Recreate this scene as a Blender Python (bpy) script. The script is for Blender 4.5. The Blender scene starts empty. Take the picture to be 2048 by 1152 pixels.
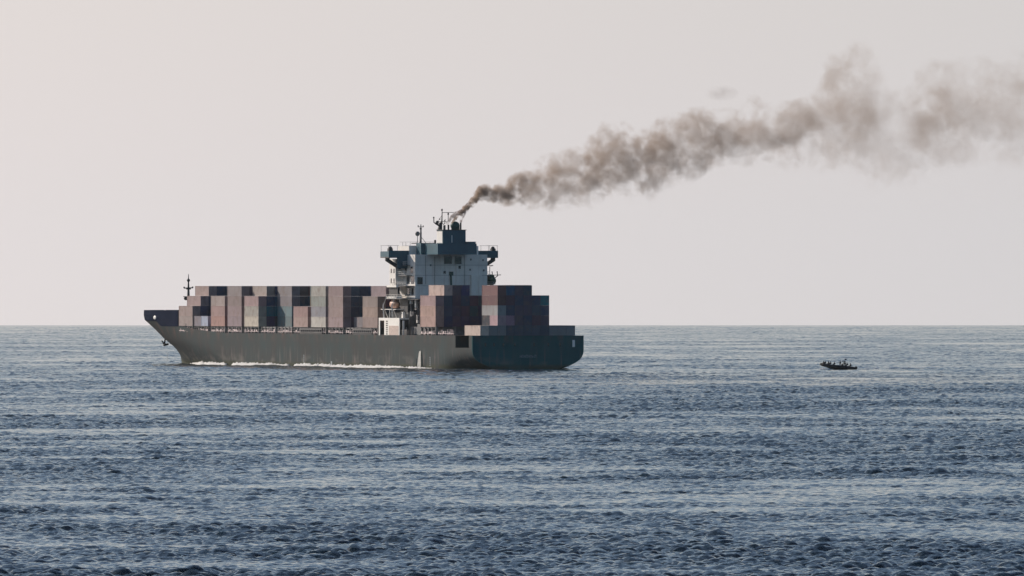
import bpy, bmesh, math, random
import numpy as np
from mathutils import Vector, Matrix

random.seed(7)
SC = bpy.context.scene
COL = SC.collection
R_ = math.radians
EARTH = 3.39e6                       # radius used for the curved sea
EYE = 21.3

# ------------------------------------------------------------------ camera
cd = bpy.data.cameras.new("Camera")
cam = bpy.data.objects.new("Camera", cd); COL.objects.link(cam)
cd.sensor_width = 36.0
cd.lens = 36.0 * 22570 / 2048
cd.clip_start = 1.0
cd.clip_end = 60000
cam.location = (0, 0, EYE)
cam.rotation_euler = (R_(90) - 5 / 22570.0, 0, 0)
SC.camera = cam

# ------------------------------------------------------------------ light
SUN_EL = R_(27)
SUN_AZ = math.atan2(-0.773, 0.635)        # from +Y towards +X
sd = Vector((math.sin(SUN_AZ) * math.cos(SUN_EL), math.cos(SUN_AZ) * math.cos(SUN_EL), math.sin(SUN_EL)))
w = bpy.data.worlds.new("World"); SC.world = w; w.use_nodes = True
nt = w.node_tree; nt.nodes.clear()
out = nt.nodes.new("ShaderNodeOutputWorld")
bg = nt.nodes.new("ShaderNodeBackground"); bg.inputs[1].default_value = 0.10
sky = nt.nodes.new("ShaderNodeTexSky"); sky.sky_type = 'NISHITA'; sky.sun_disc = False
sky.sun_elevation = SUN_EL; sky.sun_rotation = SUN_AZ
sky.air_density = 1.0; sky.dust_density = 1.0; sky.ozone_density = 2.0
tc = nt.nodes.new("ShaderNodeTexCoord")
sep = nt.nodes.new("ShaderNodeSeparateXYZ"); nt.links.new(tc.outputs['Generated'], sep.inputs[0])
def wm(op, a, b=None, c=None):
    n = nt.nodes.new("ShaderNodeMath"); n.operation = op
    for i, v in enumerate((a, b, c)):
        if v is None: continue
        if isinstance(v, (int, float)): n.inputs[i].default_value = v
        else: nt.links.new(v, n.inputs[i])
    return n.outputs[0]
# band of pale haze low in the sky, brighter on the sun's side
el = wm('MAXIMUM', sep.outputs[2], 0.0)
band = wm('EXPONENT', wm('MULTIPLY', wm('POWER', wm('MULTIPLY', el, 8.5), 1.6), -1.0))
dotn = nt.nodes.new("ShaderNodeVectorMath"); dotn.operation = 'DOT_PRODUCT'
nt.links.new(tc.outputs['Generated'], dotn.inputs[0]); dotn.inputs[1].default_value = (math.sin(SUN_AZ), math.cos(SUN_AZ), 0)
side = wm('MULTIPLY_ADD', dotn.outputs['Value'], 0.5, 0.5)
side = wm('POWER', wm('MAXIMUM', side, 0.0), 3.4)
hz = nt.nodes.new("ShaderNodeMix"); hz.data_type = 'RGBA'
hz.inputs['A'].default_value = (0.55, 1.9, 2.6, 1); hz.inputs['B'].default_value = (13.7, 11.5, 10.75, 1)
nt.links.new(side, hz.inputs['Factor'])
mix = nt.nodes.new("ShaderNodeMix"); mix.data_type = 'RGBA'
nt.links.new(band, mix.inputs['Factor']); nt.links.new(sky.outputs[0], mix.inputs['A']); nt.links.new(hz.outputs['Result'], mix.inputs['B'])
nt.links.new(mix.outputs['Result'], bg.inputs[0]); nt.links.new(bg.outputs[0], out.inputs[0])

sl = bpy.data.lights.new("Sun", 'SUN'); sl.energy = 5.0; sl.angle = R_(0.6); sl.color = (1.0, 0.875, 0.765)
so = bpy.data.objects.new("Sun", sl); COL.objects.link(so)
so.rotation_euler = (-sd).to_track_quat('-Z', 'Y').to_euler()
SC.view_settings.view_transform = 'Standard'; SC.view_settings.look = 'None'
SC.view_settings.exposure = 0.0; SC.view_settings.gamma = 1.0
SC.cycles.volume_bounces = 1
SC.cycles.max_bounces = 8
SC.cycles.use_denoising = True

# ------------------------------------------------------------------ helpers
def tag(o, label=None, cat=None, group=None, kind=None):
    if label: o['label'] = label
    if cat: o['category'] = cat
    if group: o['group'] = group
    if kind: o['kind'] = kind
    return o

class MB:
    """collects shapes into one mesh"""
    def __init__(s): s.bm = bmesh.new()
    def box(s, x0, x1, y0, y1, z0, z1):
        x0, x1 = min(x0, x1), max(x0, x1); y0, y1 = min(y0, y1), max(y0, y1); z0, z1 = min(z0, z1), max(z0, z1)
        v = [s.bm.verts.new(c) for c in ((x0,y0,z0),(x1,y0,z0),(x1,y1,z0),(x0,y1,z0),(x0,y0,z1),(x1,y0,z1),(x1,y1,z1),(x0,y1,z1))]
        for f in ((0,3,2,1),(4,5,6,7),(0,1,5,4),(1,2,6,5),(2,3,7,6),(3,0,4,7)):
            s.bm.faces.new([v[i] for i in f])
        return s
    def tube(s, pts, r, n=6, r1=None):
        pts = [Vector(p) for p in pts]; rings = []
        for i, p in enumerate(pts):
            d = (pts[min(i+1, len(pts)-1)] - pts[max(i-1, 0)]).normalized()
            a = d.orthogonal().normalized(); b = d.cross(a)
            rr = r if r1 is None else r + (r1 - r) * i / max(1, len(pts)-1)
            if isinstance(r, (list, tuple)): rr = r[i]
            rings.append([s.bm.verts.new(p + a*math.cos(k*2*math.pi/n)*rr + b*math.sin(k*2*math.pi/n)*rr) for k in range(n)])
        for A, B in zip(rings, rings[1:]):
            for k in range(n): s.bm.faces.new([A[k], A[(k+1)%n], B[(k+1)%n], B[k]])
        s.bm.faces.new(rings[0][::-1]); s.bm.faces.new(rings[-1])
        return s
    def ball(s, c, r, sx=1, sy=1, sz=1, n=10):
        m = Matrix.Translation(c) @ Matrix.Diagonal((sx, sy, sz, 1))
        bmesh.ops.create_uvsphere(s.bm, u_segments=n, v_segments=max(6, n*2//3), radius=r, matrix=m); return s
    def prism(s, poly, axis, a, b):
        """poly in the plane across axis, extruded from a to b"""
        def mk(p, t):
            if axis == 0: return (t, p[0], p[1])
            if axis == 1: return (p[0], t, p[1])
            return (p[0], p[1], t)
        A = [s.bm.verts.new(mk(p, a)) for p in poly]; B = [s.bm.verts.new(mk(p, b)) for p in poly]
        n = len(poly)
        for k in range(n): s.bm.faces.new([A[k], A[(k+1)%n], B[(k+1)%n], B[k]])
        s.bm.faces.new(A[::-1]); s.bm.faces.new(B); return s
    def mesh(s, name, mat, smooth=False):
        bmesh.ops.recalc_face_normals(s.bm, faces=s.bm.faces)
        me = bpy.data.meshes.new(name); s.bm.to_mesh(me); s.bm.free()
        me.materials.append(mat)
        if smooth:
            for p in me.polygons: p.use_smooth = True
        return me
    def build(s, name, mat, parent=None, smooth=False):
        o = bpy.data.objects.new(name, s.mesh(name, mat, smooth)); COL.objects.link(o)
        if parent: o.parent = parent
        return o

def empty(name, loc=(0, 0, 0), rz=0.0):
    o = bpy.data.objects.new(name, None); COL.objects.link(o)
    o.location = loc; o.rotation_euler = (0, 0, rz); return o

def link(n, a, b): n.links.new(a, b)
def paint(name, col, rough=0.55, var=0.25, scale=0.35, streak=None, stain=(0.12, 0.07, 0.04), spec=0.3, metal=0.0):
    """painted steel: two-scale tone variation and vertical run-down streaks"""
    m = bpy.data.materials.new(name); m.use_nodes = True; n = m.node_tree
    b = n.nodes['Principled BSDF']; b.inputs['Roughness'].default_value = rough
    b.inputs['Specular IOR Level'].default_value = spec; b.inputs['Metallic'].default_value = metal
    t = n.nodes.new('ShaderNodeTexCoord')
    nz = n.nodes.new('ShaderNodeTexNoise'); nz.inputs['Scale'].default_value = scale; nz.inputs['Detail'].default_value = 5
    link(n, t.outputs['Object'], nz.inputs['Vector'])
    mr = n.nodes.new('ShaderNodeMapRange'); mr.inputs[1].default_value = .3; mr.inputs[2].default_value = .7
    mr.inputs[3].default_value = 1 - var; mr.inputs[4].default_value = 1 + var
    link(n, nz.outputs[0], mr.inputs[0])
    mu = n.nodes.new('ShaderNodeVectorMath'); mu.operation = 'SCALE'; mu.inputs[0].default_value = col[:3]
    link(n, mr.outputs[0], mu.inputs['Scale'])
    last = mu.outputs[0]
    if streak:
        mp = n.nodes.new('ShaderNodeMapping'); mp.inputs['Scale'].default_value = (streak[0], streak[0], streak[1])
        link(n, t.outputs['Object'], mp.inputs[0])
        n2 = n.nodes.new('ShaderNodeTexNoise'); n2.inputs['Scale'].default_value = 1; n2.inputs['Detail'].default_value = 4
        link(n, mp.outputs[0], n2.inputs['Vector'])
        m2 = n.nodes.new('ShaderNodeMapRange'); m2.inputs[1].default_value = .52; m2.inputs[2].default_value = .75
        m2.inputs[4].default_value = streak[2]
        link(n, n2.outputs[0], m2.inputs[0])
        mx = n.nodes.new('ShaderNodeMix'); mx.data_type = 'RGBA'; mx.inputs['B'].default_value = (*stain, 1)
        link(n, m2.outputs[0], mx.inputs['Factor']); link(n, last, mx.inputs['A']); last = mx.outputs['Result']
    link(n, last, b.inputs['Base Color'])
    return m

M = {}
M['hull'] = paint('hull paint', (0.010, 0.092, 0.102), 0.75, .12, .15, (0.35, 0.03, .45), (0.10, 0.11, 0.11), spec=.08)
hn = M['hull'].node_tree; hb_ = hn.nodes['Principled BSDF']; src = hb_.inputs['Base Color'].links[0].from_socket
def hull_layer(src, z0, z1, z2, z3, col, sc, lo, hi, amt):
    """worn paint between two heights, broken up by noise"""
    t = hn.nodes.new('ShaderNodeTexCoord'); sp_ = hn.nodes.new('ShaderNodeSeparateXYZ'); link(hn, t.outputs['Object'], sp_.inputs[0])
    a = hn.nodes.new('ShaderNodeMapRange'); a.inputs[1].default_value = z0; a.inputs[2].default_value = z1
    c = hn.nodes.new('ShaderNodeMapRange'); c.inputs[1].default_value = z3; c.inputs[2].default_value = z2
    link(hn, sp_.outputs[2], a.inputs[0]); link(hn, sp_.outputs[2], c.inputs[0])
    mp = hn.nodes.new('ShaderNodeMapping'); mp.inputs['Scale'].default_value = sc; link(hn, t.outputs['Object'], mp.inputs[0])
    z = hn.nodes.new('ShaderNodeTexNoise'); z.inputs['Scale'].default_value = 1; z.inputs['Detail'].default_value = 5; link(hn, mp.outputs[0], z.inputs['Vector'])
    d = hn.nodes.new('ShaderNodeMapRange'); d.inputs[1].default_value = lo; d.inputs[2].default_value = hi; d.inputs[4].default_value = amt; link(hn, z.outputs[0], d.inputs[0])
    m1 = hn.nodes.new('ShaderNodeMath'); m1.operation = 'MULTIPLY'; link(hn, a.outputs[0], m1.inputs[0]); link(hn, c.outputs[0], m1.inputs[1])
    m2 = hn.nodes.new('ShaderNodeMath'); m2.operation = 'MULTIPLY'; link(hn, m1.outputs[0], m2.inputs[0]); link(hn, d.outputs[0], m2.inputs[1])
    x = hn.nodes.new('ShaderNodeMix'); x.data_type = 'RGBA'; link(hn, m2.outputs[0], x.inputs['Factor']); link(hn, src, x.inputs['A']); x.inputs['B'].default_value = (*col, 1)
    return x.outputs['Result']
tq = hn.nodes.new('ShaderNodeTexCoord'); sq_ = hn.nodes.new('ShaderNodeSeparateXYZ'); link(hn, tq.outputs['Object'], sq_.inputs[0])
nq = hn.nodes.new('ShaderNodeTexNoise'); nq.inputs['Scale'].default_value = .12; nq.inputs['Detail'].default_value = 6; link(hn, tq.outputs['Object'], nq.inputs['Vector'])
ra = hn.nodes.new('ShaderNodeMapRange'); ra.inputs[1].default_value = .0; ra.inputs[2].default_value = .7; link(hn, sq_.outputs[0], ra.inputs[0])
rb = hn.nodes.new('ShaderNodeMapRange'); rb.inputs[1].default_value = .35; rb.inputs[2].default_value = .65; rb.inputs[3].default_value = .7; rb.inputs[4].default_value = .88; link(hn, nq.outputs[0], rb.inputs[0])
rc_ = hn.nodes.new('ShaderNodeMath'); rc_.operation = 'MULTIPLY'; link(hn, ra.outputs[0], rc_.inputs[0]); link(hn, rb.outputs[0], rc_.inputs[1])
rx = hn.nodes.new('ShaderNodeMix'); rx.data_type = 'RGBA'; rx.inputs['B'].default_value = (.056, .048, .047, 1); link(hn, rc_.outputs[0], rx.inputs['Factor']); link(hn, src, rx.inputs['A']); src = rx.outputs['Result']  # side greyed, transom left teal: lit and shaded hull tones put into colour
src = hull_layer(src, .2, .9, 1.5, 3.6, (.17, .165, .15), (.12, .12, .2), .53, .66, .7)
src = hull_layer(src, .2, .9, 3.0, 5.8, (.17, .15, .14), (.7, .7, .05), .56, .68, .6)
src = hull_layer(src, -9, -8, .6, 1.5, (.055, .06, .035), (.1, .1, .1), .3, .5, .85)
src = hull_layer(src, 6.5, 8.8, 20, 21, (.15, .085, .07), (.25, .25, .12), .5, .68, .55)
link(hn, src, hb_.inputs['Base Color'])
M['bulwark'] = paint('bulwark paint', (0.020, 0.024, 0.042), 0.95, .15, .2, spec=0.0)
M['white'] = paint('white paint', (0.74, 0.72, 0.68), 0.5, .08, .4, (1.2, 0.12, .35), (0.38, 0.26, 0.17))
M['bright'] = paint('fresh white paint', (0.82, 0.80, 0.75), 0.5, .05)
M['dark'] = paint('dark steel', (0.035, 0.035, 0.04), 0.6, .3)
M['grey'] = paint('grey steel', (0.16, 0.16, 0.16), 0.6, .25, 1.0)
M['glass'] = paint('window glass', (0.01, 0.013, 0.018), 0.12, .1, 1, spec=0.6)
M['funnel'] = paint('funnel paint', (0.03, 0.095, 0.13), 0.5, .15, .4)
M['funnelgreen'] = paint('green paint', (0.01, 0.07, 0.06), 0.5, .15, .4)
M['pink'] = paint('pale primer', (0.75, 0.62, 0.60), 0.6, .25, 2)
M['door'] = paint('door paint', (0.52, 0.42, 0.37), 0.6, .15, 2)
M['orange'] = paint('faded orange paint', (0.50, 0.31, 0.23), 0.5, .15, 2)
M['green'] = paint('dark green paint', (0.012, 0.06, 0.035), 0.5, .1, 2)
M['mark'] = paint('faded lettering', (0.26, 0.30, 0.32), 0.6, .3, 3)
M['rubber'] = paint('black rubber', (0.012, 0.012, 0.016), 0.6, .2, 3)
M['cloth'] = paint('dark clothing', (0.012, 0.013, 0.018), 0.9, .3, 5)
M['vest'] = paint('navy life vest', (0.02, 0.02, 0.035), 0.8, .3, 5)

# container paint: each box's own colour comes from its object colour
m = bpy.data.materials.new('container paint'); m.use_nodes = True; n = m.node_tree
b = n.nodes['Principled BSDF']; b.inputs['Roughness'].default_value = .6; b.inputs['Specular IOR Level'].default_value = .25
oi = n.nodes.new('ShaderNodeObjectInfo'); t = n.nodes.new('ShaderNodeTexCoord')
ad = n.nodes.new('ShaderNodeVectorMath'); ad.operation = 'MULTIPLY_ADD'
cmb = n.nodes.new('ShaderNodeCombineXYZ')
for i in range(3): link(n, oi.outputs['Random'], cmb.inputs[i])
link(n, cmb.outputs[0], ad.inputs[0]); ad.inputs[1].default_value = (90, 53, 71); link(n, t.outputs['Object'], ad.inputs[2])
nz = n.nodes.new('ShaderNodeTexNoise'); nz.inputs['Scale'].default_value = .55; nz.inputs['Detail'].default_value = 6
link(n, ad.outputs[0], nz.inputs['Vector'])
rp = n.nodes.new('ShaderNodeMapRange'); rp.inputs[1].default_value = .5; rp.inputs[2].default_value = .72; rp.inputs[4].default_value = .5
link(n, nz.outputs[0], rp.inputs[0])
mx = n.nodes.new('ShaderNodeMix'); mx.data_type = 'RGBA'; mx.inputs['B'].default_value = (.17, .11, .09, 1)
link(n, rp.outputs[0], mx.inputs['Factor']); link(n, oi.outputs['Color'], mx.inputs['A'])
nz2 = n.nodes.new('ShaderNodeTexNoise'); nz2.inputs['Scale'].default_value = .25; nz2.inputs['Detail'].default_value = 3
link(n, ad.outputs[0], nz2.inputs['Vector'])
r2 = n.nodes.new('ShaderNodeMapRange'); r2.inputs[3].default_value = .72; r2.inputs[4].default_value = 1.28
link(n, nz2.outputs[0], r2.inputs[0])
vs = n.nodes.new('ShaderNodeVectorMath'); vs.operation = 'SCALE'
link(n, mx.outputs['Result'], vs.inputs[0]); link(n, r2.outputs[0], vs.inputs['Scale'])
link(n, vs.outputs[0], b.inputs['Base Color'])
M['box'] = m

# ------------------------------------------------------------------ sea
def ocean_tile(N, L, wl_min, wl_max, wind, p, spread, seed, choppy):
    rng = np.random.default_rng(seed)
    k1 = np.fft.fftfreq(N, L / N) * 2 * np.pi
    KX, KY = np.meshgrid(k1, k1, indexing='ij'); K = np.hypot(KX, KY); K[0, 0] = 1
    cosw = (KX * wind[0] + KY * wind[1]) / K
    S = K ** (-p) * (spread + (1 - spread) * np.abs(cosw) ** 2)
    kmin, kmax = 2*np.pi/wl_max, 2*np.pi/wl_min
    S *= 1 / (1 + (kmin / K) ** 8) * 1 / (1 + (K / kmax) ** 6); S[0, 0] = 0
    A = np.sqrt(S) * (rng.normal(size=(N, N)) + 1j * rng.normal(size=(N, N)))
    h = np.fft.ifft2(A).real
    dx = np.fft.ifft2(-1j * KX / K * A).real; dy = np.fft.ifft2(-1j * KY / K * A).real
    sc = 1 / h.std()
    return h * sc, dx * sc * choppy, dy * sc * choppy
def samp(T, L, X, Y):
    N = T.shape[0]
    fx = (X / L * N) % N; fy = (Y / L * N) % N
    i = np.floor(fx).astype(int); j = np.floor(fy).astype(int); a = fx - i; b_ = fy - j
    i %= N; j %= N; i2 = (i + 1) % N; j2 = (j + 1) % N
    return T[i, j]*(1-a)*(1-b_) + T[i2, j]*a*(1-b_) + T[i, j2]*(1-a)*b_ + T[i2, j2]*a*b_

def build_sea():
    dr, dphi = 3.6e-4, 2.1e-4
    r = [4.0]
    while r[-1] < 700: r.append(r[-1] * 1.03)
    while r[-1] < 790: r.append(r[-1] * 1.004)
    while r[-1] < 9000: r.append(r[-1] * (1 + dr))
    while r[-1] < 13500: r.append(r[-1] * (1 + 2 * dr))
    r = np.array(r)
    half = np.arange(0, 0.056, dphi)
    ext = []; a = half[-1]; st = dphi
    while a < 1.2: st *= 1.14; a += st; ext.append(a)
    ph = np.concatenate([half, ext]); ph = np.concatenate([-ph[:0:-1], ph])
    RR, PP = np.meshgrid(r, ph, indexing='ij')
    X = RR * np.sin(PP); Y = RR * np.cos(PP)
    res = RR * 4.0e-4                          # sampling distance of the sheet
    Z = np.zeros_like(X); DX = np.zeros_like(X); DY = np.zeros_like(X)
    # wind patches and slicks: how choppy each part of the water is
    P1, _, _ = ocean_tile(512, 2600.0, 50, 420, (0.3, -0.95), 2.6, .8, 77, 1)
    P2, _, _ = ocean_tile(512, 700.0, 14, 90, (0.3, -0.95), 2.4, .8, 78, 1)
    pat = 0.6 * samp(P1, 2600.0, X, Y) + 0.7 * samp(P2, 700.0, X * .8, Y)
    chop = np.clip(1.06 + 0.38 * pat, 0.42, 1.75)
    slick = np.exp(-((RR - 3000 - 25 * np.sin(X / 60)) / 42.0) ** 2) * np.clip((X - 2) / 14, 0, 1) * np.clip((130 - X) / 60, 0, 1)
    chop = chop * (1 - .5 * slick)
    tiles = [  # N, L, wl_min, wl_max, wind dir, slope, spread, rms height, chop, rotation, sampling limit
        (512, 611.0, 9, 70, (0.55, -0.83), 4.0, .30, .095, .9, 0.2, 9.),
        (1024, 257.0, 1.9, 9, (0.35, -0.93), 2.9, .45, .074, 1.1, 0.9, 3.2),
        (1024, 89.0, 0.65, 3.0, (0.1, -1.0), 2.6, .5, .066, 1.15, 2.1, .9)]
    for q, (N, L, a, b_, wd, p, spr, amp, ch, rot, lim) in enumerate(tiles):
        H, TX, TY = ocean_tile(N, L, a, b_, wd, p, spr, 11 + q, ch)
        c, s = math.cos(rot), math.sin(rot)
        xr = X * c + Y * s; yr = -X * s + Y * c
        f = np.clip(2.0 - res / lim, 0, 1) * amp * (1.0 if q == 0 else chop)
        hx, hy = samp(TX, L, xr, yr) * f, samp(TY, L, xr, yr) * f
        Z += samp(H, L, xr, yr) * f; DX += hx * c - hy * s; DY += hx * s + hy * c
    Z = Z - (RR ** 2) / (2 * EARTH)
    X = X + DX; Y = Y + DY
    nr, nc = X.shape
    co = np.stack([X, Y, Z], -1).reshape(-1, 3).astype(np.float32)
    idx = np.arange(nr * nc, dtype=np.int32).reshape(nr, nc)
    f = np.stack([idx[:-1, :-1], idx[:-1, 1:], idx[1:, 1:], idx[1:, :-1]], -1).reshape(-1, 4)
    me = bpy.data.meshes.new("sea")
    me.vertices.add(len(co)); me.vertices.foreach_set("co", co.ravel())
    me.loops.add(f.size); me.loops.foreach_set("vertex_index", f.ravel())
    me.polygons.add(len(f))
    me.polygons.foreach_set("loop_start", np.arange(0, f.size, 4, dtype=np.int32))
    me.polygons.foreach_set("loop_total", np.full(len(f), 4, dtype=np.int32))
    me.polygons.foreach_set("use_smooth", np.ones(len(f), dtype=bool))
    me.update(calc_edges=True)
    at = me.attributes.new('chop', 'FLOAT', 'POINT'); at.data.foreach_set('value', chop.ravel().astype(np.float32))
    o = bpy.data.objects.new("sea", me); COL.objects.link(o)
    # far side of the horizon and all round: a wide plain sheet just under the waves is not needed, the sheet reaches past the horizon
    m = bpy.data.materials.new("sea water"); m.use_nodes = True; n = m.node_tree
    b = n.nodes['Principled BSDF']; b.inputs['Base Color'].default_value = (0.003, 0.014, 0.022, 1)
    b.inputs['IOR'].default_value = 1.333; b.inputs['Specular IOR Level'].default_value = .5
    geo = n.nodes.new('ShaderNodeNewGeometry')
    def noise(scale, detail, vec=None, sc3=None, out='Color'):
        nz = n.nodes.new('ShaderNodeTexNoise'); nz.inputs['Scale'].default_value = scale; nz.inputs['Detail'].default_value = detail
        src = geo.outputs['Position']
        if sc3:
            mp = n.nodes.new('ShaderNodeMapping'); mp.inputs['Scale'].default_value = sc3; link(n, src, mp.inputs[0]); src = mp.outputs[0]
        link(n, src, nz.inputs['Vector']); return nz.outputs[out]
    def vm(op, a, bb):
        q = n.nodes.new('ShaderNodeVectorMath'); q.operation = op
        for i, v in enumerate((a, bb)):
            if isinstance(v, tuple): q.inputs[i].default_value = v
            elif op == 'SCALE' and i == 1:
                if isinstance(v, float): q.inputs['Scale'].default_value = v
                else: link(n, v, q.inputs['Scale'])
            else: link(n, v, q.inputs[i])
        return q.outputs[0]
    # small ripples tilt the normal; wind patches (cat's paws) vary how strongly
    at_ = n.nodes.new('ShaderNodeAttribute'); at_.attribute_name = 'chop'; patch = at_.outputs['Fac']
    pr = n.nodes.new('ShaderNodeMapRange'); pr.inputs[1].default_value = .1; pr.inputs[2].default_value = 1.5
    pr.inputs[3].default_value = 0.06; pr.inputs[4].default_value = 0.62; link(n, patch, pr.inputs[0])
    a1 = vm('SUBTRACT', noise(3.2, 3), (.5, .5, .5)); a2 = vm('SUBTRACT', noise(1.1, 2), (.5, .5, .5))
    tl = vm('ADD', vm('SCALE', a1, 1.0), vm('SCALE', a2, 0.8))
    tl = vm('MULTIPLY', tl, (1.0, 1.0, 0.0)); tl = vm('SCALE', tl, pr.outputs[0])
    nm = vm('NORMALIZE', vm('ADD', geo.outputs['Normal'], tl), (0, 0, 0))
    link(n, nm, b.inputs['Normal'])
    rr = n.nodes.new('ShaderNodeMapRange'); rr.inputs[1].default_value = .1; rr.inputs[2].default_value = 1.5
    rr.inputs[3].default_value = 0.07; rr.inputs[4].default_value = 0.12; link(n, patch, rr.inputs[0])
    link(n, rr.outputs[0], b.inputs['Roughness'])
    me.materials.append(m)
    tag(o, "blue grey rippled open sea reaching to the hazy horizon", "sea", kind="structure")
build_sea()

# ------------------------------------------------------------------ ship frame
TH = R_(20.6); S_, C_ = math.sin(TH), math.cos(TH)
OX, OY = 4.3706, 3055.6646
OZ = -OY * OY / 2 / EARTH
PHI = math.pi / 2 + TH
def W(u, p, z=0.0): return Vector((OX - S_*u - C_*p, OY + C_*u - S_*p, OZ + z))
ship = empty("container_ship", (OX, OY, OZ), PHI)
tag(ship, "loaded grey green container ship with white deckhouse and smoking funnel", "ship")

HB = 16.1
ZS = [0, 2.9, 4.7, 5.6, 7.7, 10.0, 12.6, 15.4]
US = [288.8, 290.3, 291.6, 293.9, 298.2, 302.2, 305.2, 304.6]
def stem(z): return float(np.interp(z, ZS, US))
def hb_bow(u, z):
    f = min(1, max(0, z) / 13.0); u0 = 180 + 65 * f; nn = 2.0 + 2.2 * f; u1 = stem(z)
    if u <= u0: return HB
    t = min(1, (u - u0) / (u1 - u0)); return max(0.12, HB * (1 - t ** nn))
def hb_stern(u, z):
    # transom corner round and the counter running in below it
    lim = 16.1
    b0 = float(np.interp(z, [-3, -1, 0, 1.25, 2.5, 3.8, 4.9], [3.0, 7.0, 9.4, 13.0, 15.0, 15.9, 16.1]))
    t = min(1, max(0, u / 26.0)); t = t * t * (3 - 2 * t)
    return b0 + (lim - b0) * t
def top_z(u):
    return float(np.interp(u, [0, 205, 228, 244, 262.5, 266, 284, 306], [9.1, 9.1, 9.9, 10.9, 10.95, 12.5, 12.6, 12.8]))
def halfb(u, z): return min(hb_bow(u, z), hb_stern(u, z))

ust = [0, 1.2, 2.8, 5.5, 8, 10.5, 13.2, 16, 20, 25, 30] + list(range(40, 180, 10)) + list(np.arange(180, 240, 4)) + list(np.arange(240, 285, 2.0)) + list(np.arange(285, 300, 1.0))
zf = [-3.0, -1.5, 0.0, 0.9, 1.8, 2.7, 3.5, 4.2, 5.0, 5.8, 7.5, 1.0]
def hull_grid(sgn, bm):
    cols = []
    nzt = 13
    for u in ust + [None] * 6:
        cols.append(u)
    us = list(ust)
    # last stations run into the stem: parametrise by fraction there
    rows = []
    Umax = 300.0
    fr = [0] * 0
    grid = []
    zl = [-3.0, -1.5, 0.0, 0.9, 1.8, 2.7, 3.5, 4.2, 5.0, 5.8, 7.4, None]
    K = 14
    for u in us:
        col = []
        for i, z in enumerate(zl):
            zz = top_z(u) if z is None else z
            ue = min(u, stem(zz) - 0.02)
            col.append(bm.verts.new((ue, sgn * halfb(ue, zz), zz)))
        grid.append(col)
    # stem ring: shrink to centreline
    for f in (0.35, 0.65, 0.85, 0.95, 1.0):
        col = []
        for i, z in enumerate(zl):
            zz = 12.8 if z is None else z
            e = stem(zz); u0 = min(us[-1], e - 0.02)
            ue = u0 + (e - u0) * f
            col.append(bm.verts.new((ue, sgn * (0.05 if f == 1.0 else halfb(ue, zz)), zz)))
        grid.append(col)
    for a in range(len(grid) - 1):
        for i in range(len(zl) - 1):
            ua = us[a] if a < len(us) else 999
            if 2.8 <= ua < 13.2 - 1e-6 and zl[i] >= 5.8: continue      # mooring deck opening
            q = [grid[a][i], grid[a+1][i], grid[a+1][i+1], grid[a][i+1]]
            try: bm.faces.new(q if sgn < 0 else q[::-1])
            except ValueError: pass
    return grid
bmh = MB()
gp = hull_grid(1, bmh.bm); gs = hull_grid(-1, bmh.bm)
for i in range(11):                                                   # transom
    bmh.bm.faces.new([gp[0][i], gs[0][i], gs[0][i+1], gp[0][i+1]])
for a in range(len(gp) - 1):                                          # weather deck
    try: bmh.bm.faces.new([gp[a][11], gp[a+1][11], gs[a+1][11], gs[a][11]])
    except ValueError: pass
for sgn in (1, -1):                                                   # mooring deck recess
    y0, y1 = sgn * 16.1, sgn * 11.5
    v = {}
    def V(k, *c):
        v[k] = bmh.bm.verts.new(c)
    V('a', 2.8, y1, 5.8); V('b', 13.2, y1, 5.8); V('c', 13.2, y1, 9.0); V('d', 2.8, y1, 9.0)
    V('e', 2.8, y0, 5.8); V('f', 13.2, y0, 5.8); V('g', 13.2, y0, 9.0); V('h', 2.8, y0, 9.0)
    for q in ('abcd', 'abfe', 'adhe', 'bcgf'): bmh.bm.faces.new([v[x] for x in q])
me = bpy.data.meshes.new("hull"); bmesh.ops.remove_doubles(bmh.bm, verts=bmh.bm.verts, dist=0.004)
bmesh.ops.recalc_face_normals(bmh.bm, faces=bmh.bm.faces); bmh.bm.to_mesh(me); bmh.bm.free()
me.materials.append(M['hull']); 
hull = bpy.data.objects.new("hull", me); COL.objects.link(hull); hull.parent = ship
for p_ in me.polygons: p_.use_smooth = True
md = hull.modifiers.new("edge", 'EDGE_SPLIT'); md.split_angle = R_(28)

# bulwark round the forecastle
bw = MB(); rings = []
ub = list(np.arange(245.5, 285, 1.5)) + list(np.arange(285, 304, 0.9)) + [304.3]
for sgn in (1, -1):
    prev = None
    for u in ub:
        zb = top_z(u) - 0.12; zt = 15.45
        def pt(z, off):
            e = stem(z); ue = min(u, e); h_ = hb_bow(ue, z) if ue < e - .02 else 0.06
            return (ue, sgn * max(0.03, h_ - off), z)
        r = [bw.bm.verts.new(pt(z, o_)) for z, o_ in ((zb, -.05), ((zb+zt)/2, -.05), (zt, -.05), (zt, .22), ((zb+zt)/2, .22), (zb, .22))]
        if prev:
            for k in range(6): bw.bm.faces.new([prev[k], prev[(k+1)%6], r[(k+1)%6], r[k]])
        prev = r
bul = bw.build("bulwark", M['bulwark'], ship)
# end plates of the bulwark and breakwater wall behind it
MB().box(245.0, 245.5, -16.0, 16.0, 11.0, 15.3).build("breakwater", M['bulwark'], ship)
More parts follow.
